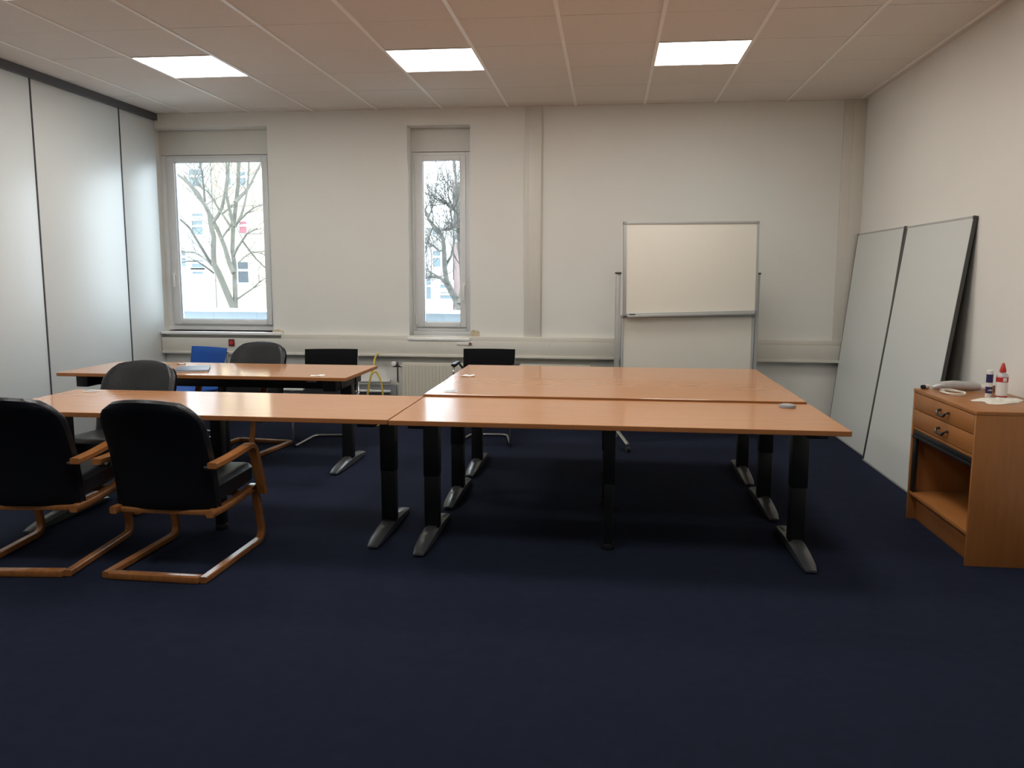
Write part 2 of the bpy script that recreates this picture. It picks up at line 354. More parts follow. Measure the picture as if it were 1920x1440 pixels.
bm = bmesh.new(); tube(bm, [(-0.905, 0.02, 0.44), (-0.975, 0.02, 0.44), (-1.0, 0.02, 0.44)], 0.011); tube(bm, [(-0.955, 0.02, 0.44), (-0.955, 0.02, 0.29), (-0.955, 0.06, 0.28)], 0.009)
finish('valve_body', bm, 'chrome', rad, smooth=True)
bm = bmesh.new(); tube(bm, [(-0.975, -0.005, 0.462), (-0.975, -0.022, 0.468), (-0.975, -0.06, 0.47), (-0.975, -0.066, 0.47)], [0.02, 0.024, 0.024, 0.018], 16); th = finish('thermostat_head', bm, 'white_plastic', rad, smooth=True); th['label'] = 'white thermostat head'
bm = bmesh.new(); tube(bm, [(-0.952, -0.02, 0.462), (-0.94, -0.02, 0.462)], 0.023, 16); finish('valve_ring', bm, 'seal', rad, smooth=True)
# heating pipes
for z, rr, lab in ((0.385, 0.02, 'upper white heating pipe running along the back wall'), (0.285, 0.014, 'lower thin white heating pipe running along the back wall')):
    hp = empty('heating_pipe', (-3.2, D - 0.06, z)); tag(hp, lab, 'pipe', 'heating pipes on the back wall')
    bm = bmesh.new(); tube(bm, [(-1.2, 0, 0), (1.10, 0, 0)], rr, 12); finish('pipe', bm, 'pipe', hp, smooth=True)
    for x in (-0.9, 0.1, 0.9):
        bm = bmesh.new(); tube(bm, [(x - 0.01, 0, 0), (x + 0.01, 0, 0)], rr + 0.004, 12); box(bm, x - 0.008, x + 0.008, 0.0, 0.06, -0.008, 0.008); finish('pipe_clip', bm, 'pipe', hp, smooth=True)
boxo_pipe = boxo('wall_duct', (-4.3, -2.05, D - 0.035, D, 0.20, 0.345), 'grey', bev=0.004); tag(boxo_pipe, 'flat grey duct on the back wall behind the heating pipes', 'duct')

# socket and switch on trunking
so = empty('wall_socket', (-3.70, D - 0.075, 0.745)); tag(so, 'dark red socket on the trunking between blue and black chairs', 'socket')
boxo('socket_plate', (-0.03, 0.03, -0.012, 0, -0.035, 0.035), 'darkred', so, bev=0.004)
bm = bmesh.new(); tube(bm, [(0, -0.0125, 0), (0, -0.0145, 0)], 0.02, 18); finish('socket_ring', bm, 'red', so)
bt = empty('wall_bracket', (-1.315, D - 0.075, 0.765)); tag(bt, 'small white clip with a brown button on the trunking under the narrow window', 'clip')
boxo('clip_plate', (-0.12, 0.03, -0.006, 0, -0.015, 0.015), 'white_plastic', bt, bev=0.002)
bm = bmesh.new(); tube(bm, [(0.01, -0.006, 0), (0.01, -0.016, 0)], 0.014, 14); finish('button', bm, 'brown', bt)

# ------------------------------------------------------------------ TABLES
def make_table(L, W, label, legx, fy, mid=None, zb=0.665):
    """origin on floor at front left corner; legx: two x of end legs, fy: y centre of feet"""
    r = empty('conference_table'); tag(r, label, 'table', 'beech conference tables')
    bm = bmesh.new(); box(bm, 0, L, 0, W, 0.695, 0.72, bev=0.003)
    for f in bm.faces:
        f.material_index = 0 if abs(f.normal.z) > 0.9 else 1
    finish('tabletop', bm, ['beech', 'beech_edge'], r)
    bm = bmesh.new()
    for dy in (-0.17, 0.17):
        box(bm, legx[0] - 0.05, legx[1] + 0.05, W / 2 + dy - 0.02, W / 2 + dy + 0.02, zb, 0.694, bev=0.003)
    for x in legx: box(bm, x - 0.045, x + 0.045, W / 2 - 0.30, W / 2 + 0.30, zb - 0.003, 0.6945, bev=0.003)
    finish('underframe', bm, 'black', r, smooth=True)
    for x in legx:
        bm = bmesh.new(); box(bm, x - 0.0395, x + 0.0395, fy - 0.037, fy + 0.037, 0.05, 0.40, bev=0.006); box(bm, x - 0.042, x + 0.042, fy - 0.04, fy + 0.04, 0.34, 0.66, bev=0.006)
        finish('leg', bm, 'black', r, smooth=True)
        bm = bmesh.new(); n = 12; rows = []
        for k in range(n + 1):
            t = -1 + 2 * k / n; y = fy + t * 0.36; hz = 0.030 + 0.040 * (1 - abs(t) ** 1.6); hw = 0.040 - 0.008 * t * t
            if abs(t) > 0.99: hw *= 0.8; hz *= 0.75
            rows.append([bm.verts.new((x + a, y, z)) for a, z in ((-hw, 0.012), (-hw, hz * 0.75), (-hw * 0.55, hz), (hw * 0.55, hz), (hw, hz * 0.75), (hw, 0.012))])
        for A, B in zip(rows, rows[1:]):
            for q in range(6): bm.faces.new((A[q], A[(q + 1) % 6], B[(q + 1) % 6], B[q]))
        bm.faces.new(rows[0]); bm.faces.new(rows[-1][::-1])
        ft = finish('foot', bm, 'foot', r, smooth=True)
        for s_ in (-1, 1):
            bm = bmesh.new(); lathe(bm, [(0.016, 0), (0.018, 0.004), (0.018, 0.014)], 14, x, fy + s_ * 0.31); finish('glide', bm, 'black', ft)
    if mid:
        x = mid[0]; bm = bmesh.new(); box(bm, x - 0.026, x + 0.026, mid[1] - 0.026, mid[1] + 0.026, 0.03, 0.40, bev=0.004); box(bm, x - 0.031, x + 0.031, mid[1] - 0.031, mid[1] + 0.031, 0.35, 0.69, bev=0.004)
        finish('middle_leg', bm, 'black', r, smooth=True)
        bm = bmesh.new(); lathe(bm, [(0.034, 0), (0.036, 0.006), (0.03, 0.03), (0.022, 0.034)], 18, x, mid[1]); finish('middle_foot', bm, 'black', r, smooth=True)
    return r
tb = make_table(2.163, 0.795, 'beech topped table at the front right, nearest of the three in the block', (0.117, 2.04), 0.455, (1.07, 0.36))
tb.location = (-1.050, 3.835, 0)
R2 = copy_tree(tb); R2.location = (-1.062, 4.655, 0.003); tag(R2, 'beech topped table in the middle of the right hand block of three')
R3 = copy_tree(tb); R3.location = (-1.066, 5.452, 0.003); tag(R3, 'beech topped table at the back of the right hand block, nearest the whiteboard')
for o, dy in ((R2, 0.02), (R3, 0.03)):
    for ch in o.children:
        if ch.name.split('.')[0] in ('tabletop', 'underframe'): ch.location.z = 0.007
        if ch.name.split('.')[0] in ('leg', 'foot'): ch.location.y = dy
L1 = make_table(2.160, 0.795, 'beech topped table at the front left with two wood armed chairs before it', (0.080, 2.02), 0.53, (1.08, 0.42))
L1.location = (-3.217, 3.848, 0)
L2 = make_table(2.125, 0.785, 'beech topped table at the rear left beside the partition', (0.13, 1.975), 0.49, (1.05, 0.40), 0.612)
L2.location = (-3.895, 5.400, 0)

# ------------------------------------------------------------------ CANTILEVER ARMCHAIRS (wood + black leather)
def make_armchair():
    r = empty('cantilever_armchair')
    for s_ in (-1, 1):
        x0, x1 = sorted((s_ * 0.225, s_ * 0.262))
        bm = bmesh.new(); flatbar(bm, [(0.0, 0.0175), (0.640, 0.0175), (0.565, 0.318), (0.50, 0.322)], 0.075, 0.030, x0, x1); finish('leg', bm, 'bent', r, smooth=True)
        bm = bmesh.new(); flatbar(bm, [(0.085, 0.305), (0.30, 0.300), (0.555, 0.320)], 0.08, 0.034, x0, x1); finish('seat_rail', bm, 'bent', r, smooth=True)
        a0, a1 = sorted((s_ * 0.264, s_ * 0.312))
        bm = bmesh.new(); flatbar(bm, [(0.045, 0.548), (0.20, 0.550), (0.465, 0.570), (0.565, 0.285)], 0.060, 0.028, a0, a1); finish('armrest', bm, 'bent', r, smooth=True)
        bm = bmesh.new(); tube(bm, [(s_ * 0.24, 0.07, 0.53), (s_ * 0.285, 0.07, 0.53)], 0.012, 10); finish('armrest_bolt', bm, 'black', r, smooth=True)
    bm = bmesh.new(); box(bm, -0.224, 0.224, -0.015, 0.035, 0.002, 0.033, bev=0.004); finish('base_crossbar', bm, 'bent', r, smooth=True)
    bm = bmesh.new(); box(bm, -0.224, 0.224, 0.11, 0.14, 0.290, 0.315, bev=0.004); finish('seat_crossbar', bm, 'bent', r, smooth=True)
    bm = bmesh.new(); box(bm, -0.224, 0.224, 0.44, 0.48, 0.298, 0.318, bev=0.004); finish('seat_crossbar', bm, 'bent', r, smooth=True)
    # seat cushion
    bm = bmesh.new(); cushion(bm, lambda v: 0.246 * (1 - 0.25 * max(0, (v - 0.9) / 0.1) ** 3), 0.41, 0.11, 0.006, nu=20, nv=20, place=lambda x, y, z: Vector((x, 0.165 + y, 0.378 + z + 0.015 * (y / 0.41))), rimv=12, ex=12, edge=0.55); finish('seat', bm, 'leather', r, smooth=True)
    # back shell: slanted panel, rounded top corners, sides curling forward
    def wf(v):
        w0 = 0.256 - 0.008 * v
        if v > 0.70: t = min(1, (v - 0.70) / 0.30); w0 -= 0.085 * (1 - (1 - t ** 2.2) ** 0.5)
        return w0
    def pl(x, y, z): # y = up along back (0..0.56); z = thickness direction (forward)
        t = y / 0.56; bow = 0.030 * math.sin(PI * t)
        return Vector((x, 0.110 - 0.165 * t + bow + z * 0.95 + 0.004, 0.312 + 0.548 * t - (0.03 * (x / 0.2) ** 2 if t > 0.8 else 0.0) * max(0, (t - 0.8) / 0.2)))
    bm = bmesh.new(); cushion(bm, wf, 0.56, 0.075, 0.045, nu=20, nv=24, place=lambda x, y, z: pl(x, y, z + 0.024), ex=8, rimv=12)
    finish('backrest', bm, 'leather', r, smooth=True)
    bm = bmesh.new(); cushion(bm, lambda v: wf(v) * 0.985, 0.55, 0.02, 0.045, nu=20, nv=24, place=lambda x, y, z: pl(x, y, z - 0.012), ex=10, rimv=14)
    bs = finish('back_cover', bm, 'leather_back', r, smooth=True)
    return r
grp = 'wood framed leather cantilever armchairs'
c2 = make_armchair(); tag(c2, 'black leather cantilever armchair with wooden arms, back to us, whole in view at the front', 'chair', grp)
c2.location = (-2.080, 3.465, 0); c2.rotation_euler.z = math.radians(-1.0)
c1 = copy_tree(c2); tag(c1, 'black leather wooden armed chair cut off by the left picture edge'); c1.location = (-2.755, 3.44, 0); c1.rotation_euler.z = math.radians(6)
c3 = copy_tree(c2); tag(c3, 'black leather armchair facing us between the two left tables'); c3.location = (-3.00, 5.02, 0); c3.rotation_euler.z = math.radians(180 + 0)
c4 = copy_tree(c2); tag(c4, 'black leather armchair behind the rear left table, between blue and black fabric chairs'); c4.location = (-2.875, 6.585, 0); c4.rotation_euler.z = math.radians(180 - 7)

# ------------------------------------------------------------------ FABRIC VISITOR CHAIRS (chrome cantilever tube)
def make_visitor(fab, topw=0.228, botw=0.222, arms=True):
    r = empty('visitor_chair')
    P = [(-0.15, 0.0, 0.012), (0.15, 0.0, 0.012)]
    left = [(-0.16, 0.0, 0.0125), (-0.24, 0.50, 0.0125), (-0.235, 0.47, 0.40), (-0.235, 0.05, 0.39), (-0.215, -0.02, 0.74)]
    pts = [(-x, y, z) for x, y, z in left[::-1]] + left
    bm = bmesh.new(); tube(bm, fillet(pts, 0.06, 5), 0.0115, 10); finish('frame', bm, 'chrome', r, smooth=True)
    bm = bmesh.new(); cushion(bm, lambda v: 0.222, 0.46, 0.06, 0.004, place=lambda x, y, z: Vector((x, 0.05 + y, 0.425 + z))); finish('seat', bm, fab, r, smooth=True)
    bm = bmesh.new(); cushion(bm, lambda v: botw + (topw - botw) * v, 0.35, 0.04, 0.03, nu=16, nv=12, place=lambda x, y, z: Vector((x, 0.045 - 0.08 * y / 0.35 + z, 0.425 + y)), ex=14, rimv=18); finish('backrest', bm, fab, r, smooth=True)
    if arms:
        for s_ in (-1, 1):
            bm = bmesh.new(); tube(bm, fillet([(s_ * 0.236, 0.36, 0.40), (s_ * 0.262, 0.36, 0.645), (s_ * 0.262, 0.06, 0.655), (s_ * 0.232, 0.0, 0.60)], 0.05, 5), 0.010, 8); finish('arm_tube', bm, 'chrome', r, smooth=True)
            boxo('arm_pad', (s_ * 0.262 - 0.022, s_ * 0.262 + 0.022, 0.08, 0.33, 0.652, 0.676), 'black', r, bev=0.008)
    return r
v1 = make_visitor('fabric', arms=False); tag(v1, 'black fabric chair with chrome tube frame behind the rear left table', 'chair', 'black fabric visitor chairs')
v1.location = (-2.385, 6.90, 0); v1.rotation_euler.z = math.radians(180 + 9)
v2 = make_visitor('fabric', arms=True); tag(v2, 'black fabric chair with chrome frame at the far left corner of the table block', 'chair', 'black fabric visitor chairs')
v2.location = (-1.03, 7.12, 0); v2.rotation_euler.z = math.radians(180 + 1)
v3 = make_visitor('blue', 0.222, 0.19, arms=False); tag(v3, 'royal blue fabric chair with chrome frame at the rear left table', 'chair')
v3.location = (-3.52, 6.93, 0); v3.rotation_euler.z = math.radians(180 - 22)

# ------------------------------------------------------------------ MOBILE WHITEBOARD
wb = empty('whiteboard_stand', (0.115, 6.90, 0), math.radians(17)); tag(wb, 'tall double panel whiteboard on a grey mobile stand by the back wall', 'whiteboard')
BW = 1.185
def board(name, z0, z1, yy):
    o = boxo(name, (0.02, BW - 0.02, yy, yy + 0.022, z0, z1), 'board', wb)
    bm = bmesh.new()
    for a in ((0.0, BW, z0 - 0.02, z0 + 0.002), (0.0, BW, z1 - 0.002, z1 + 0.018), (0.0, 0.021, z0, z1), (BW - 0.021, BW, z0, z1)): box(bm, a[0], a[1], yy - 0.006, yy + 0.028, a[2], a[3], bev=0.002)
    finish('board_frame', bm, 'alu', o, smooth=True)
    for x, z in ((0.0, z0 - 0.02), (BW - 0.024, z0 - 0.02), (0.0, z1 - 0.006), (BW - 0.024, z1 - 0.006)):
        boxo('corner_cap', (x - 0.001, x + 0.025, yy - 0.008, yy + 0.03, z - 0.001, z + 0.025), 'grey', o, bev=0.003)
    return o
TILT = math.radians(1.0)
ub = board('upper_board', 1.105, 1.835, -0.02); ub.rotation_euler.y = -TILT; ub.location.x = 1.47 * math.sin(TILT); board('lower_board', 0.36, 1.070, 0.012)
pt = boxo('pen_tray', (0.03, BW - 0.03, -0.055, -0.026, 1.074, 1.093), 'alu', wb, bev=0.003); pt.rotation_euler.y = -TILT; pt.location.x = 1.09 * math.sin(TILT)
boxo('eraser', (0.05, 0.10, -0.052, -0.03, 1.094, 1.104), 'seal', wb, bev=0.004)
for x in (-0.028, BW + 0.028):
    p = boxo('post', (x - 0.017, x + 0.017, 0.02, 0.06, 0.06, 1.43), 'alu', wb, bev=0.004)
    boxo('post_cap', (x - 0.021, x + 0.021, 0.012, 0.066, 1.43, 1.445), 'seal', wb, bev=0.004)
    bm = bmesh.new(); tube(bm, fillet([(x, -0.31, 0.055), (x, -0.22, 0.075), (x, 0.0, 0.12), (x, 0.04, 0.12), (x, 0.26, 0.075), (x, 0.34, 0.055)], 0.06), 0.018, 12); finish('foot', bm, 'chrome', wb, smooth=True)
    for yy in (-0.31, 0.34):
        bm = bmesh.new(); tube(bm, [(x - 0.012, yy, 0.026), (x + 0.012, yy, 0.026)], 0.026, 18); box(bm, x - 0.016, x + 0.016, yy - 0.015, yy + 0.015, 0.03, 0.062, bev=0.004); finish('castor', bm, 'seal', wb, smooth=True)
boxo('cross_rail', (-0.012, BW + 0.012, 0.035, 0.055, 0.42, 0.46), 'alu', wb, bev=0.003)

# ------------------------------------------------------------------ LEANING PIN BOARDS on right wall
def lean_board(ya, yb_, xb0, label, wn=0.012, wf=0.012, xt=XR - 0.004):
    Hh = 1.80; th = 0.022
    # bottom outer edge at x=xb0 (z=0), top back edge touches wall
    r = empty('leaning_board', (xb0, (ya + yb_) / 2, 0.0)); tag(r, label, 'board', 'large boards leaning on the right wall')
    L = yb_ - ya; ang = math.asin((xt - th - xb0) / Hh)
    r.rotation_euler = (0, ang, 0)
    boxo('board_face', (0.0012, th - 0.004, -L / 2 + 0.012, L / 2 - 0.012, 0.014, Hh - 0.014), 'gboard', r)
    bm = bmesh.new()
    for a in ((-L / 2, L / 2, 0.0, 0.014), (-L / 2, L / 2, Hh - 0.014, Hh), (-L / 2, -L / 2 + wn, 0.014, Hh - 0.014), (L / 2 - wf, L / 2, 0.014, Hh - 0.014)):
        box(bm, 0, th, a[0], a[1], a[2], a[3], bev=0.0015)
    for f in bm.faces:
        if f.calc_center_median().y > L / 2 - wf - 0.001 or f.calc_center_median().y < -L / 2 + wn + 0.001: f.material_index = 1
    finish('board_frame', bm, ['alu', 'bdark'], r, smooth=True)
    for a, b in ((-1, 0), (1, 0), (-1, 1), (1, 1)):
        y = a * (L / 2 - 0.009); z = Hh - 0.009 if b else 0.009
        boxo('corner_cap', (-0.002, th + 0.002, y - 0.011, y + 0.011, z - 0.01, z + 0.010), 'bdark', r, bev=0.002)
    boxo('back_sheet', (th - 0.004, th, -L / 2 + 0.012, L / 2 - 0.012, 0.014, Hh - 0.014), 'bdark', r)
    return r
lean_board(5.385, 6.555, 1.985, 'grey white board leaning on the right wall, the one nearer to us', wf=0.04)
lb = lean_board(6.570, 7.760, 2.03, 'grey white board leaning on the right wall, the one in the corner', wn=0.03)

# ------------------------------------------------------------------ CABINET
cb = empty('low_cabinet', (1.776, 4.15, 0)); tag(cb, 'beech low cabinet with two drawers and an open dark roller compartment', 'cabinet')
CL, CD, CH = 0.83, 0.444, 0.775
def CBx(nm, a, m, p=None, bev=0.0015): return boxo(nm, a, m, p or cb, bev=bev)
CBx('side_panel', (0, CD, 0, 0.02, 0, CH - 0.02), 'cabwood'); CBx('side_panel', (0, CD, CL - 0.02, CL, 0, CH - 0.02), 'cabwood')
CBx('top_panel', (-0.002, CD, -0.001, CL + 0.001, CH - 0.02, CH), 'cabwood')
CBx('back_panel', (CD - 0.012, CD, 0.02, CL - 0.02, 0.06, CH - 0.02), 'cabdark')
CBx('bottom_shelf', (0.004, CD - 0.012, 0.02, CL - 0.02, 0.150, 0.170), 'cabwood')
CBx('plinth', (0.045, 0.063, 0.02, CL - 0.02, 0.0, 0.150), 'cabwood')
CBx('drawer_floor', (0.004, CD - 0.012, 0.02, CL - 0.02, 0.540, 0.556), 'cabwood')
for z0, z1 in ((0.659, 0.752), (0.560, 0.655)):
    d = CBx('drawer', (0.0, 0.018, 0.022, CL - 0.022, z0, z1), 'cabwood')
    bm = bmesh.new(); box(bm, 0.02, 0.40, 0.03, CL - 0.03, z0 + 0.01, z0 + 0.018); finish('drawer_tray', bm, 'cabdark', d)
    zc = (z0 + z1) / 2; yc = 0.37
    bm = bmesh.new(); tube(bm, fillet([(0.0, yc - 0.055, zc + 0.008), (-0.022, yc - 0.055, zc + 0.006), (-0.026, yc - 0.042, zc - 0.012), (-0.026, yc + 0.042, zc - 0.012), (-0.022, yc + 0.055, zc + 0.006), (0.0, yc + 0.055, zc + 0.008)], 0.01, 3), 0.007, 8)
    h = finish('handle', bm, 'bronze', d, smooth=True); h['label'] = 'dark grey bow handle'
# roller track, dark
bm = bmesh.new(); box(bm, 0.004, 0.020, 0.02, CL - 0.02, 0.500, 0.540, bev=0.004); finish('roller_shutter', bm, 'black', cb, smooth=True)
for k in range(1): CBx('shutter_grip', (-0.002, 0.010, 0.02, CL - 0.02, 0.494, 0.508), 'black')
CBx('shutter_track', (0.006, 0.022, 0.020, 0.032, 0.170, 0.500), 'black'); CBx('shutter_track', (0.006, 0.022, CL - 0.062, CL - 0.020, 0.170, 0.500), 'black')
CT = CH
# things on cabinet (world coords)
def cab_item(name, x, y, label, cat, z=CT, rz=0):
    o = empty(name, (x, y, z), rz); return tag(o, label, cat)
gs = cab_item('glue_stick', 2.045, 4.66, 'slim glue stick with dark blue and white wrapper on the cabinet', 'glue stick')
bm = bmesh.new(); lathe(bm, [(0.016, 0), (0.0165, 0.003), (0.0165, 0.11)], 20); finish('tube_body', bm, 'white_plastic', gs, smooth=True)
bm = bmesh.new(); lathe(bm, [(0.0168, 0.022), (0.0168, 0.058)], 20); o = finish('lower_label', bm, 'navy', gs, smooth=True)
bm = bmesh.new(); lathe(bm, [(0.0168, 0.080), (0.0168, 0.125)], 20); finish('upper_label', bm, 'navy', gs, smooth=True)
for k in range(3): boxo('label_mark', (-0.012 + 0.009 * k, -0.006 + 0.009 * k, -0.0178, -0.0165, 0.036, 0.041 + 0.004 * (k % 2)), 'paper', gs)
bm = bmesh.new(); lathe(bm, [(0.0165, 0.110), (0.0165, 0.143), (0.013, 0.147)], 20); finish('cap', bm, 'white_plastic', gs, smooth=True)
gb = cab_item('glue_bottle', 2.100, 4.64, 'clear glue bottle with red cone cap and red banded label on the cabinet', 'bottle')
bm = bmesh.new(); lathe(bm, [(0.026, 0), (0.029, 0.004), (0.029, 0.115), (0.026, 0.126), (0.012, 0.136), (0.011, 0.146)], 24); finish('bottle_body', bm, 'clear', gb, smooth=True)
bm = bmesh.new(); lathe(bm, [(0.0295, 0.088), (0.0295, 0.113)], 24); finish('red_band', bm, 'red', gb, smooth=True)
bm = bmesh.new(); lathe(bm, [(0.0295, 0.008), (0.0295, 0.013)], 24); finish('red_base_stripe', bm, 'red', gb, smooth=True)
bm = bmesh.new(); lathe(bm, [(0.0293, 0.014), (0.0293, 0.086)], 24); finish('pale_label', bm, 'white_plastic', gb, smooth=True)
bm = bmesh.new(); box(bm, -0.009, 0.009, -0.0312, -0.0285, 0.092, 0.110, bev=0.001); finish('label_mark', bm, 'paper', gb)
bm = bmesh.new(); lathe(bm, [(0.017, 0.140), (0.0165, 0.150), (0.007, 0.184), (0.004, 0.188)], 20); finish('cone_cap', bm, 'red', gb, smooth=True)
def crumple(name, cx, cy, rx, ry, hgt, m, label, cat, rot=0.0, n=26, seed=1):
    rnd = random.Random(seed); o = empty(name, (cx, cy, CT), rot)
    bm = bmesh.new(); G = []
    ph = [rnd.uniform(0, 6) for _ in range(6)]
    rim = [1 + 0.16 * math.sin(3 * a * 2 * PI / n + ph[0]) + 0.10 * math.sin(5 * a * 2 * PI / n + ph[1]) + rnd.uniform(-0.04, 0.04) for a in range(n)]
    cen = bm.verts.new((0, 0, hgt * 0.8))
    prev = None; nr_ = 7
    for k in range(1, nr_ + 1):
        ring = []
        for a in range(n):
            t = k / nr_; an = 2 * PI * a / n; q = rim[a] * t
            z = hgt * (1 - t) * 0.6 + hgt * 0.35 * (1 + math.sin(4 * an + 5 * t + ph[2])) * 0.5 + hgt * 0.18 * rnd.random() * (1 - t * 0.5)
            ring.append(bm.verts.new((q * rx * math.cos(an), q * ry * math.sin(an), max(0.0008, z * (1.0 if t < 0.95 else 0.35)))))
        if prev is None:
            for a in range(n): bm.faces.new((cen, ring[a], ring[(a + 1) % n]))
        else:
            for a in range(n): bm.faces.new((prev[a], ring[a], ring[(a + 1) % n], prev[(a + 1) % n]))
        prev = ring
    p = finish('sheet', bm, m, o, smooth=False)
    md = p.modifiers.new('thickness', 'SOLIDIFY'); md.thickness = 0.001
    return tag(o, label, cat)
crumple('paper_tissue', 2.025, 4.50, 0.125, 0.085, 0.022, 'tissue', 'crumpled cream paper tissue at the front of the cabinet top', 'tissue', 0.3, seed=4)
crumple('small_tissue', 2.165, 4.38, 0.04, 0.035, 0.012, 'tissue', 'small torn cream paper scrap beside the wall on the cabinet', 'paper scrap', 0.9, seed=9)
# cable coil
bm = bmesh.new(); pts = []
for k in range(90):
    a = k * 2 * PI / 26; rr = 0.062 + 0.006 * math.sin(k * 0.37); pts.append((rr * math.cos(a) * 0.85, rr * math.sin(a) * 1.45, 0.005 + 0.0035 * (k / 26) + 0.001 * math.sin(k)))
tube(bm, fillet(pts, 0.01, 1), 0.0028, 6); o = finish('cable_coil', bm, 'tissue', smooth=True); o.location = (1.905, 4.765, CT - 0.0015); tag(o, 'flat coil of thin cream cable on the cabinet top', 'cable')
# grey plastic-wrapped roll
rl = cab_item('wrapped_roll', 1.965, 4.915, 'short silvery plastic wrapped roll lying across the cabinet top', 'roll', rz=math.radians(-6))
bm = bmesh.new(); tube(bm, [(-0.11, 0, 0.012), (-0.07, 0, 0.025), (0.0, 0, 0.029), (0.10, 0, 0.027), (0.14, 0, 0.022)], [0.010, 0.024, 0.028, 0.026, 0.017], 14); finish('wrapping', bm, 'silver', rl, smooth=True)
bm = bmesh.new(); tube(bm, [(0.14, 0, 0.022), (0.165, 0, 0.022), (0.175, 0, 0.022)], [0.016, 0.017, 0.009], 14); e = finish('end_cap', bm, 'white_plastic', rl, smooth=True); e['label'] = 'glossy white end cap'
ad = cab_item('marker_cap', 1.822, 4.955, 'small black and white plug at the far corner of the cabinet', 'plug', rz=0.6)
bm = bmesh.new(); tube(bm, [(0, 0, 0.014), (0.035, 0, 0.014)], 0.014, 14); finish('white_barrel', bm, 'white_plastic', ad, smooth=True)
bm = bmesh.new(); tube(bm, [(-0.018, 0, 0.012), (0, 0, 0.013)], 0.012, 14); finish('black_tip', bm, 'black', ad, smooth=True)
bn = cab_item('cork_stopper', 2.165, 4.88, 'small round brown stopper behind the white roll end on the cabinet', 'stopper')
bm = bmesh.new(); lathe(bm, [(0.011, 0), (0.013, 0.006), (0.014, 0.03), (0.011, 0.036)], 16); finish('stopper_body', bm, 'brown', bn, smooth=True)

# ------------------------------------------------------------------ THINGS ON TABLES
ZT = 0.72
def grommet(x, y, z, label, tall=0.004, m='grey'):
    o = empty('cable_grommet', (x, y, z)); tag(o, label, 'cable grommet', 'cable grommets in tabletops')
    bm = bmesh.new(); lathe(bm, [(0.042, 0), (0.044, 0.002), (0.043, tall), (0.036, tall + 0.001)], 28); finish('grommet_ring', bm, m, o, smooth=True)
    bm = bmesh.new(); lathe(bm, [(0.033, tall), (0.033, tall + 0.003), (0.029, tall + 0.004)], 28); finish('grommet_cap', bm, 'alu', o, smooth=True)
grommet(0.965, 4.505, ZT, 'raised grey cable grommet at the right rear corner of the nearest right table', 0.014)
grommet(-3.075, 4.565, ZT, 'flat pale cable grommet at the left rear corner of the front left table', 0.002, 'white_plastic')
grommet(-0.925, 4.785, ZT + 0.010, 'flat cable grommet at the left front of the middle right table', 0.002, 'white_plastic')
nb = empty('notebook', (-3.03, 5.71, ZT), math.radians(24)); tag(nb, 'thin slate grey notebook lying on the rear left table', 'notebook')
boxo('cover', (-0.115, 0.115, -0.16, 0.16, 0.0, 0.002), 'slate', nb); boxo('pages', (-0.110, 0.110, -0.156, 0.156, 0.002, 0.010), 'paper', nb); o = boxo('front_cover', (-0.115, 0.115, -0.16, 0.16, 0.010, 0.013), 'slate', nb, bev=0.001)
def paper_bits(name, x, y, z, s_, label, rot, seed, m='paper'):
    rnd = random.Random(seed); bm = bmesh.new(); n = 9; c = bm.verts.new((0, 0, 0.006)); vs1 = []
    for k in range(n):
        a = 2 * PI * k / n; q = rnd.uniform(0.6, 1.1); vs1.append(bm.verts.new((math.cos(a) * s_[0] * q, math.sin(a) * s_[1] * q, rnd.uniform(0.001, 0.012))))
    for k in range(n): bm.faces.new((c, vs1[k], vs1[(k + 1) % n]))
    o = finish(name, bm, m); o.location = (x, y, z); o.rotation_euler.z = rot
    md = o.modifiers.new('thickness', 'SOLIDIFY'); md.thickness = 0.001
    return tag(o, label, 'paper scrap')
paper_bits('paper_scrap', -0.945, 5.545, ZT + 0.010, (0.06, 0.05), 'crinkled white paper scrap on the rear table of the right block', 0.2, 3)
paper_bits('paper_scrap', -1.985, 5.46, ZT, (0.055, 0.02), 'small white paper scrap near the front edge of the rear left table', 0.0, 5)
paper_bits('paper_scrap', -3.31, 6.06, ZT, (0.05, 0.035), 'small white paper scrap at the far edge of the rear left table', 0.0, 8)
o = boxo('table_label', (-2.12, -2.05, 5.3985 + 0.195, 5.3985 + 0.1965 + 0.001, 0.66, 0.675), 'paper'); o.parent = L2; o.location = (3.895, -5.400, 0)

# yellow cable hanging behind rear left table
YQ = 7.5
bm = bmesh.new()
tube(bm, fillet([(-2.215, D - 0.077, 0.655), (-2.20, 7.60, 0.64), (-2.185, YQ, 0.56), (-2.215, YQ, 0.47), (-2.25, YQ, 0.30), (-2.26, YQ, 0.12), (-2.24, YQ - 0.05, 0.009), (-2.12, YQ - 0.08, 0.009), (-2.10, YQ - 0.02, 0.05), (-2.10, YQ, 0.30), (-2.115, YQ, 0.43), (-2.165, YQ + 0.01, 0.52), (-2.205, YQ - 0.025, 0.49), (-2.235, YQ - 0.03, 0.30), (-2.28, YQ - 0.04, 0.10), (-2.33, YQ - 0.06, 0.009)], 0.06, 4), 0.009, 8)
o = finish('yellow_cable', bm, 'yellow', smooth=True); tag(o, 'yellow network cable hanging in loops from the trunking beside the radiator', 'cable')

# ------------------------------------------------------------------ OUTSIDE
def cp(px, py, Y):
    d = rt * ((px - 960) / FPX) - up * ((py - 720) / FPX) + fw; t = Y / d.y
    return Vector((0, 0, CAM_H)) + d * t
gr = boxo('ground', (-60, 40, D + 0.5, 90, -3.6, -3.5), 'asphalt'); tag(gr, 'grey street surface outside below the windows', 'ground', kind='structure')
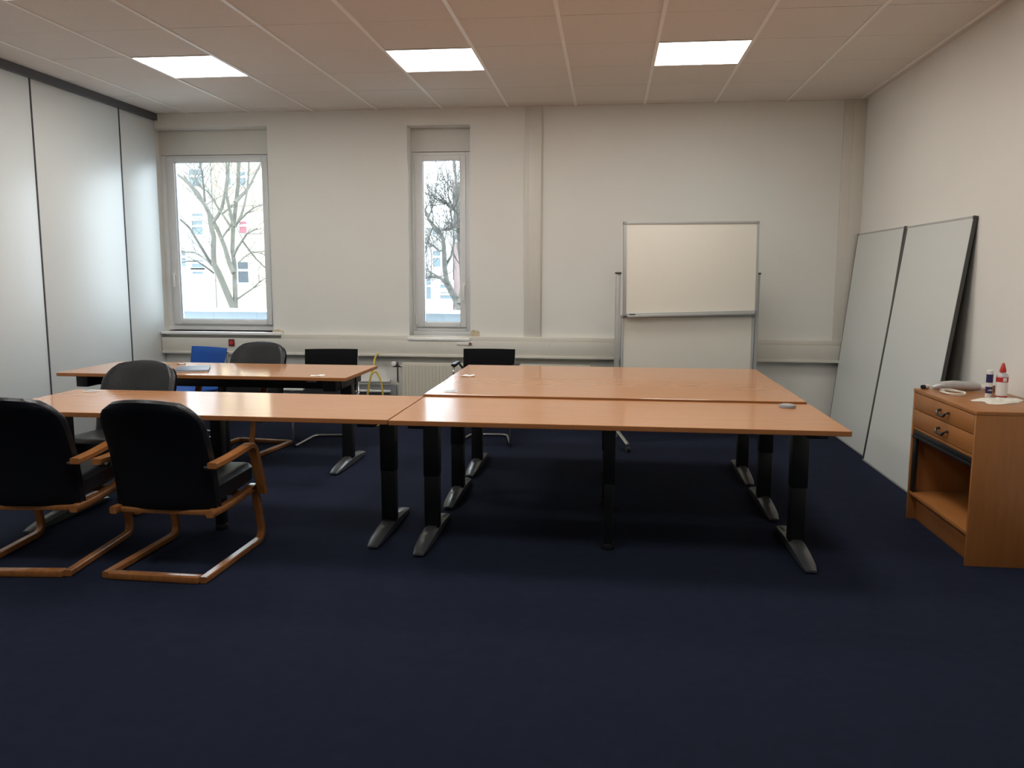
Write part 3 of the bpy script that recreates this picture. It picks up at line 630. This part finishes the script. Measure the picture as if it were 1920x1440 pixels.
# low parapet close to the house
pa = empty('parapet_wall', (-3.2, 10.0, -3.5)); tag(pa, 'pale grey parapet of the neighbouring flat roof just outside the windows', 'parapet', kind='structure')
boxo('parapet_body', (-4, 6, 0, 0.22, 0, 4.445), 'parapet', pa); boxo('coping', (-4, 6, -0.04, 0.26, 4.445, 4.475), 'coping', pa)
rf = boxo('flat_roof', (-7.2, 2.8, 10.22, 12.2, 0.55, 0.62), 'coping'); tag(rf, 'white flat roof surface behind the parapet', 'roof', kind='structure')
# buildings
def building(name, x0, x1, y, z1, wallm, wins, label, dep=8, z0=-3.5):
    r = empty(name, (0, y, 0)); tag(r, label, 'building')
    bm = bmesh.new(); box(bm, x0, x1, 0, dep, z0, z1); finish('wall', bm, wallm, r)
    for (a, b, c, d_, gm) in wins:
        bm = bmesh.new(); box(bm, a - 0.1, b + 0.1, -0.06, 0.0, c - 0.1, c); box(bm, a - 0.1, b + 0.1, -0.06, 0.0, d_, d_ + 0.1); box(bm, a - 0.1, a, -0.06, 0, c, d_); box(bm, b, b + 0.1, -0.06, 0, c, d_); box(bm, a, b, -0.06, -0.005, c + (d_ - c) * 0.55, c + (d_ - c) * 0.55 + 0.12)
        f = finish('window', bm, 'facw', r); boxo('pane', (a, b, -0.02, -0.002, c, d_), gm, f)
    bm = bmesh.new(); box(bm, x0, x1, -0.5, dep, z1, z1 + 0.35); finish('roof', bm, wallm, r)
    return r
Yb = 45
def win(px0, px1, py0, py1, gm, Y=Yb):
    a = cp(px0, py1, Y); b = cp(px1, py0, Y); return (a.x, b.x, a.z, b.z, gm)
building('apartment_house', -34, cp(393, 500, Yb).x, Yb, 15, 'facw', [win(357, 378, 318, 350, 'fglass'), win(361, 380, 396, 406, 'fglass'), win(361, 380, 414, 440, 'fglass'), win(361, 382, 488, 502, 'fglass'), win(362, 382, 506, 514, 'fglass'), win(335, 348, 470, 500, 'fglass')], 'white rendered apartment house seen through the left of the wide window')
building('apartment_house', cp(393, 500, Yb).x + 0.05, -16.5, Yb + 0.6, 15, 'facc', [win(440, 452, 320, 345, 'fglass'), win(441, 454, 414, 436, 'curtain'), win(439, 457, 491, 530, 'fdark'), win(415, 424, 320, 345, 'fglass')], 'cream rendered apartment house seen behind the tree through the wide window')
building('apartment_house', -14.5, cp(846, 400, 50).x, 50, 4.2, 'facw', [win(812, 826, 420, 440, 'fglass', 50), win(812, 826, 470, 500, 'fglass', 50), win(800, 808, 520, 560, 'fglass', 50), win(826, 848, 528, 540, 'fglass', 50), win(826, 848, 548, 560, 'fglass', 50)], 'white low apartment house seen through the narrow window')
building('apartment_house', cp(846, 400, 50).x + 0.05, 6, 50.5, 6.6, 'facp', [win(852, 862, 430, 450, 'fglass', 50)], 'pale pink apartment house at the right of the narrow window')

# trees: branches are tapered tubes in depth, drawn through the places where they stand
def smooth_pts(P, jit, rnd):
    Q = [P[0]]
    for a, b in zip(P, P[1:]):
        L = (b - a).length; n = max(1, int(L / 0.22))
        for k in range(1, n + 1):
            q = a.lerp(b, k / n)
            if k < n: q = q + Vector((rnd.uniform(-1, 1), rnd.uniform(-1, 1), rnd.uniform(-1, 1))) * jit
            Q.append(q)
    return Q
def tree(name, Yt, limbs, m, label, twigs, seed, r_tw=0.006, z_base=-3.5, bounds=None):
    rnd = random.Random(seed); r = empty(name, (0, 0, 0)); base = cp(*limbs[0][0][0], Yt); r.location = (base.x, Yt, z_base); tag(r, label, 'tree', 'bare trees outside the windows')
    segs = []
    for i, (pts, ra, rb, dy) in enumerate(limbs):
        P = [cp(px, py, Yt + dy * (k / (len(pts) - 1))) for k, (px, py) in enumerate(pts)]
        if i == 0: P = [Vector((P[0].x + 0.05, Yt, z_base))] + P
        Q = smooth_pts(P, 0.012, rnd); n = len(Q)
        rs = [ra + (rb - ra) * k / (n - 1) for k in range(n)]
        bm = bmesh.new(); tube(bm, [q - r.location for q in Q], rs, 8); finish('trunk' if i == 0 else 'branch', bm, m, r, smooth=True)
        segs.append((Q, rs, i))
    bm = bmesh.new()
    def grow(p, d, L, rad, lev):
        n = 5; pts = [p]; q = p.copy(); dd = d.copy()
        for k in range(n):
            dd = (dd + Vector((rnd.uniform(-1, 1), rnd.uniform(-1, 1), rnd.uniform(-0.7, 1.0))) * 0.28).normalized(); q = q + dd * L / n; pts.append(q.copy())
            if lev > 0 and rnd.random() < 0.55:
                grow(q.copy(), (dd + Vector((rnd.uniform(-1, 1), rnd.uniform(-1, 1), rnd.uniform(-0.5, 1))) * 0.9).normalized(), L * 0.55, rad * 0.6, lev - 1)
        tube(bm, [x - r.location for x in pts], [rad * (1 - 0.75 * k / n) for k in range(n + 1)], 4, caps=False)
    for _ in range(twigs):
        Q, rs, i = rnd.choice(segs[0:] if len(segs) < 3 else segs[1:]); k = rnd.randrange(len(Q) // 3, len(Q) - 1)
        t = (Q[k + 1] - Q[k]).normalized(); d = (t + Vector((rnd.uniform(-1, 1), rnd.uniform(-1, 1), rnd.uniform(-0.3, 0.8))) * 1.0).normalized()
        grow(Q[k], d, rnd.uniform(0.5, 1.3), min(rs[k] * 0.4, r_tw * rnd.uniform(0.6, 1.6)), 2)
    tw = finish('twigs', bm, m, r); tw['kind'] = 'stuff'
    return r
Y1 = 14.0
limbs1 = [([(442, 578), (440, 520), (436, 470), (437, 430), (441, 395), (446, 350), (448, 300), (450, 240)], 0.070, 0.030, 0.8),
 ([(438, 578), (424, 545), (410, 512), (401, 495), (400, 470), (401, 445), (396, 425), (392, 400), (384, 385), (370, 365), (350, 340), (330, 325), (318, 312)], 0.062, 0.016, -0.9),
 ([(438, 512), (429, 490), (422, 465), (410, 435), (398, 410), (385, 385), (372, 362), (360, 350), (345, 330)], 0.045, 0.018, 0.5),
 ([(396, 420), (408, 405), (416, 390), (422, 360), (426, 330), (430, 300), (434, 260)], 0.035, 0.018, 0.6),
 ([(437, 420), (430, 390), (424, 365), (428, 330), (424, 305), (418, 280)], 0.035, 0.015, -0.4),
 ([(401, 500), (390, 485), (380, 468), (366, 445), (356, 428), (338, 412), (325, 400)], 0.03, 0.01, -1.0),
 ([(401, 512), (385, 500), (370, 490), (352, 490), (330, 494)], 0.018, 0.008, -0.8),
 ([(396, 496), (380, 482), (365, 474), (345, 473), (325, 472)], 0.018, 0.008, 0.9),
 ([(441, 380), (450, 370), (462, 358), (470, 345), (478, 328), (488, 308), (495, 290)], 0.032, 0.014, 1.0),
 ([(441, 425), (452, 405), (458, 385), (463, 360), (466, 330), (467, 300), (468, 260)], 0.026, 0.012, 0.4),
 ([(438, 425), (450, 412), (462, 400), (475, 390), (490, 384), (505, 382)], 0.022, 0.008, -0.9),
 ([(438, 480), (445, 465), (455, 450), (463, 438), (475, 432), (482, 428)], 0.024, 0.012, -0.5),
 ([(455, 452), (468, 470), (480, 485), (495, 500), (510, 512)], 0.018, 0.01, 0.6),
 ([(448, 492), (458, 482), (470, 474), (485, 472), (505, 470)], 0.016, 0.008, 1.0),
 ([(446, 560), (460, 550), (475, 540), (485, 530), (497, 522), (508, 528)], 0.018, 0.006, -0.8),
 ([(432, 425), (424, 412), (412, 395), (402, 378), (390, 360), (378, 352), (366, 345)], 0.022, 0.012, 0.4),
 ([(418, 400), (430, 390), (440, 383)], 0.018, 0.016, 0.2),
 ([(414, 450), (424, 435), (432, 425)], 0.020, 0.016, 0.2),
 ([(384, 378), (382, 355), (380, 335), (378, 318), (372, 300)], 0.022, 0.012, -0.5)]
tree('bare_tree', Y1, limbs1, 'bark', 'bare grey tree with forked trunk outside the wide window', 170, 3, r_tw=0.005)
limbs2 = [([(862, 580), (854, 560), (846, 545), (838, 530)], 0.09, 0.06, 0.3),
 ([(838, 530), (834, 505), (833, 480), (832, 460), (830, 445), (822, 432), (812, 422), (803, 410), (797, 395), (790, 380)], 0.05, 0.02, -0.6),
 ([(840, 535), (825, 520), (810, 518), (798, 520), (785, 522)], 0.035, 0.02, 0.5),
 ([(862, 570), (868, 540), (866, 500), (862, 460), (860, 420), (858, 380), (855, 340), (852, 300)], 0.06, 0.02, 0.8),
 ([(832, 470), (822, 470), (812, 460), (800, 455), (788, 448)], 0.02, 0.012, 0.7),
 ([(860, 400), (850, 392), (838, 382), (828, 375)], 0.035, 0.018, -0.5),
 ([(824, 434), (832, 430), (842, 432), (850, 425)], 0.02, 0.01, 0.3),
 ([(803, 410), (810, 390), (815, 370), (818, 350), (822, 325)], 0.018, 0.008, 0.5),
 ([(812, 425), (806, 440), (800, 460), (796, 480)], 0.014, 0.008, 0.3),
 ([(834, 500), (846, 480), (852, 450), (850, 430), (845, 400), (840, 360), (838, 320)], 0.025, 0.008, -0.6)]
tree('bare_tree', Y1 + 1.0, limbs2, 'barkd', 'densely twigged dark bare tree outside the narrow window', 210, 11, r_tw=0.008)
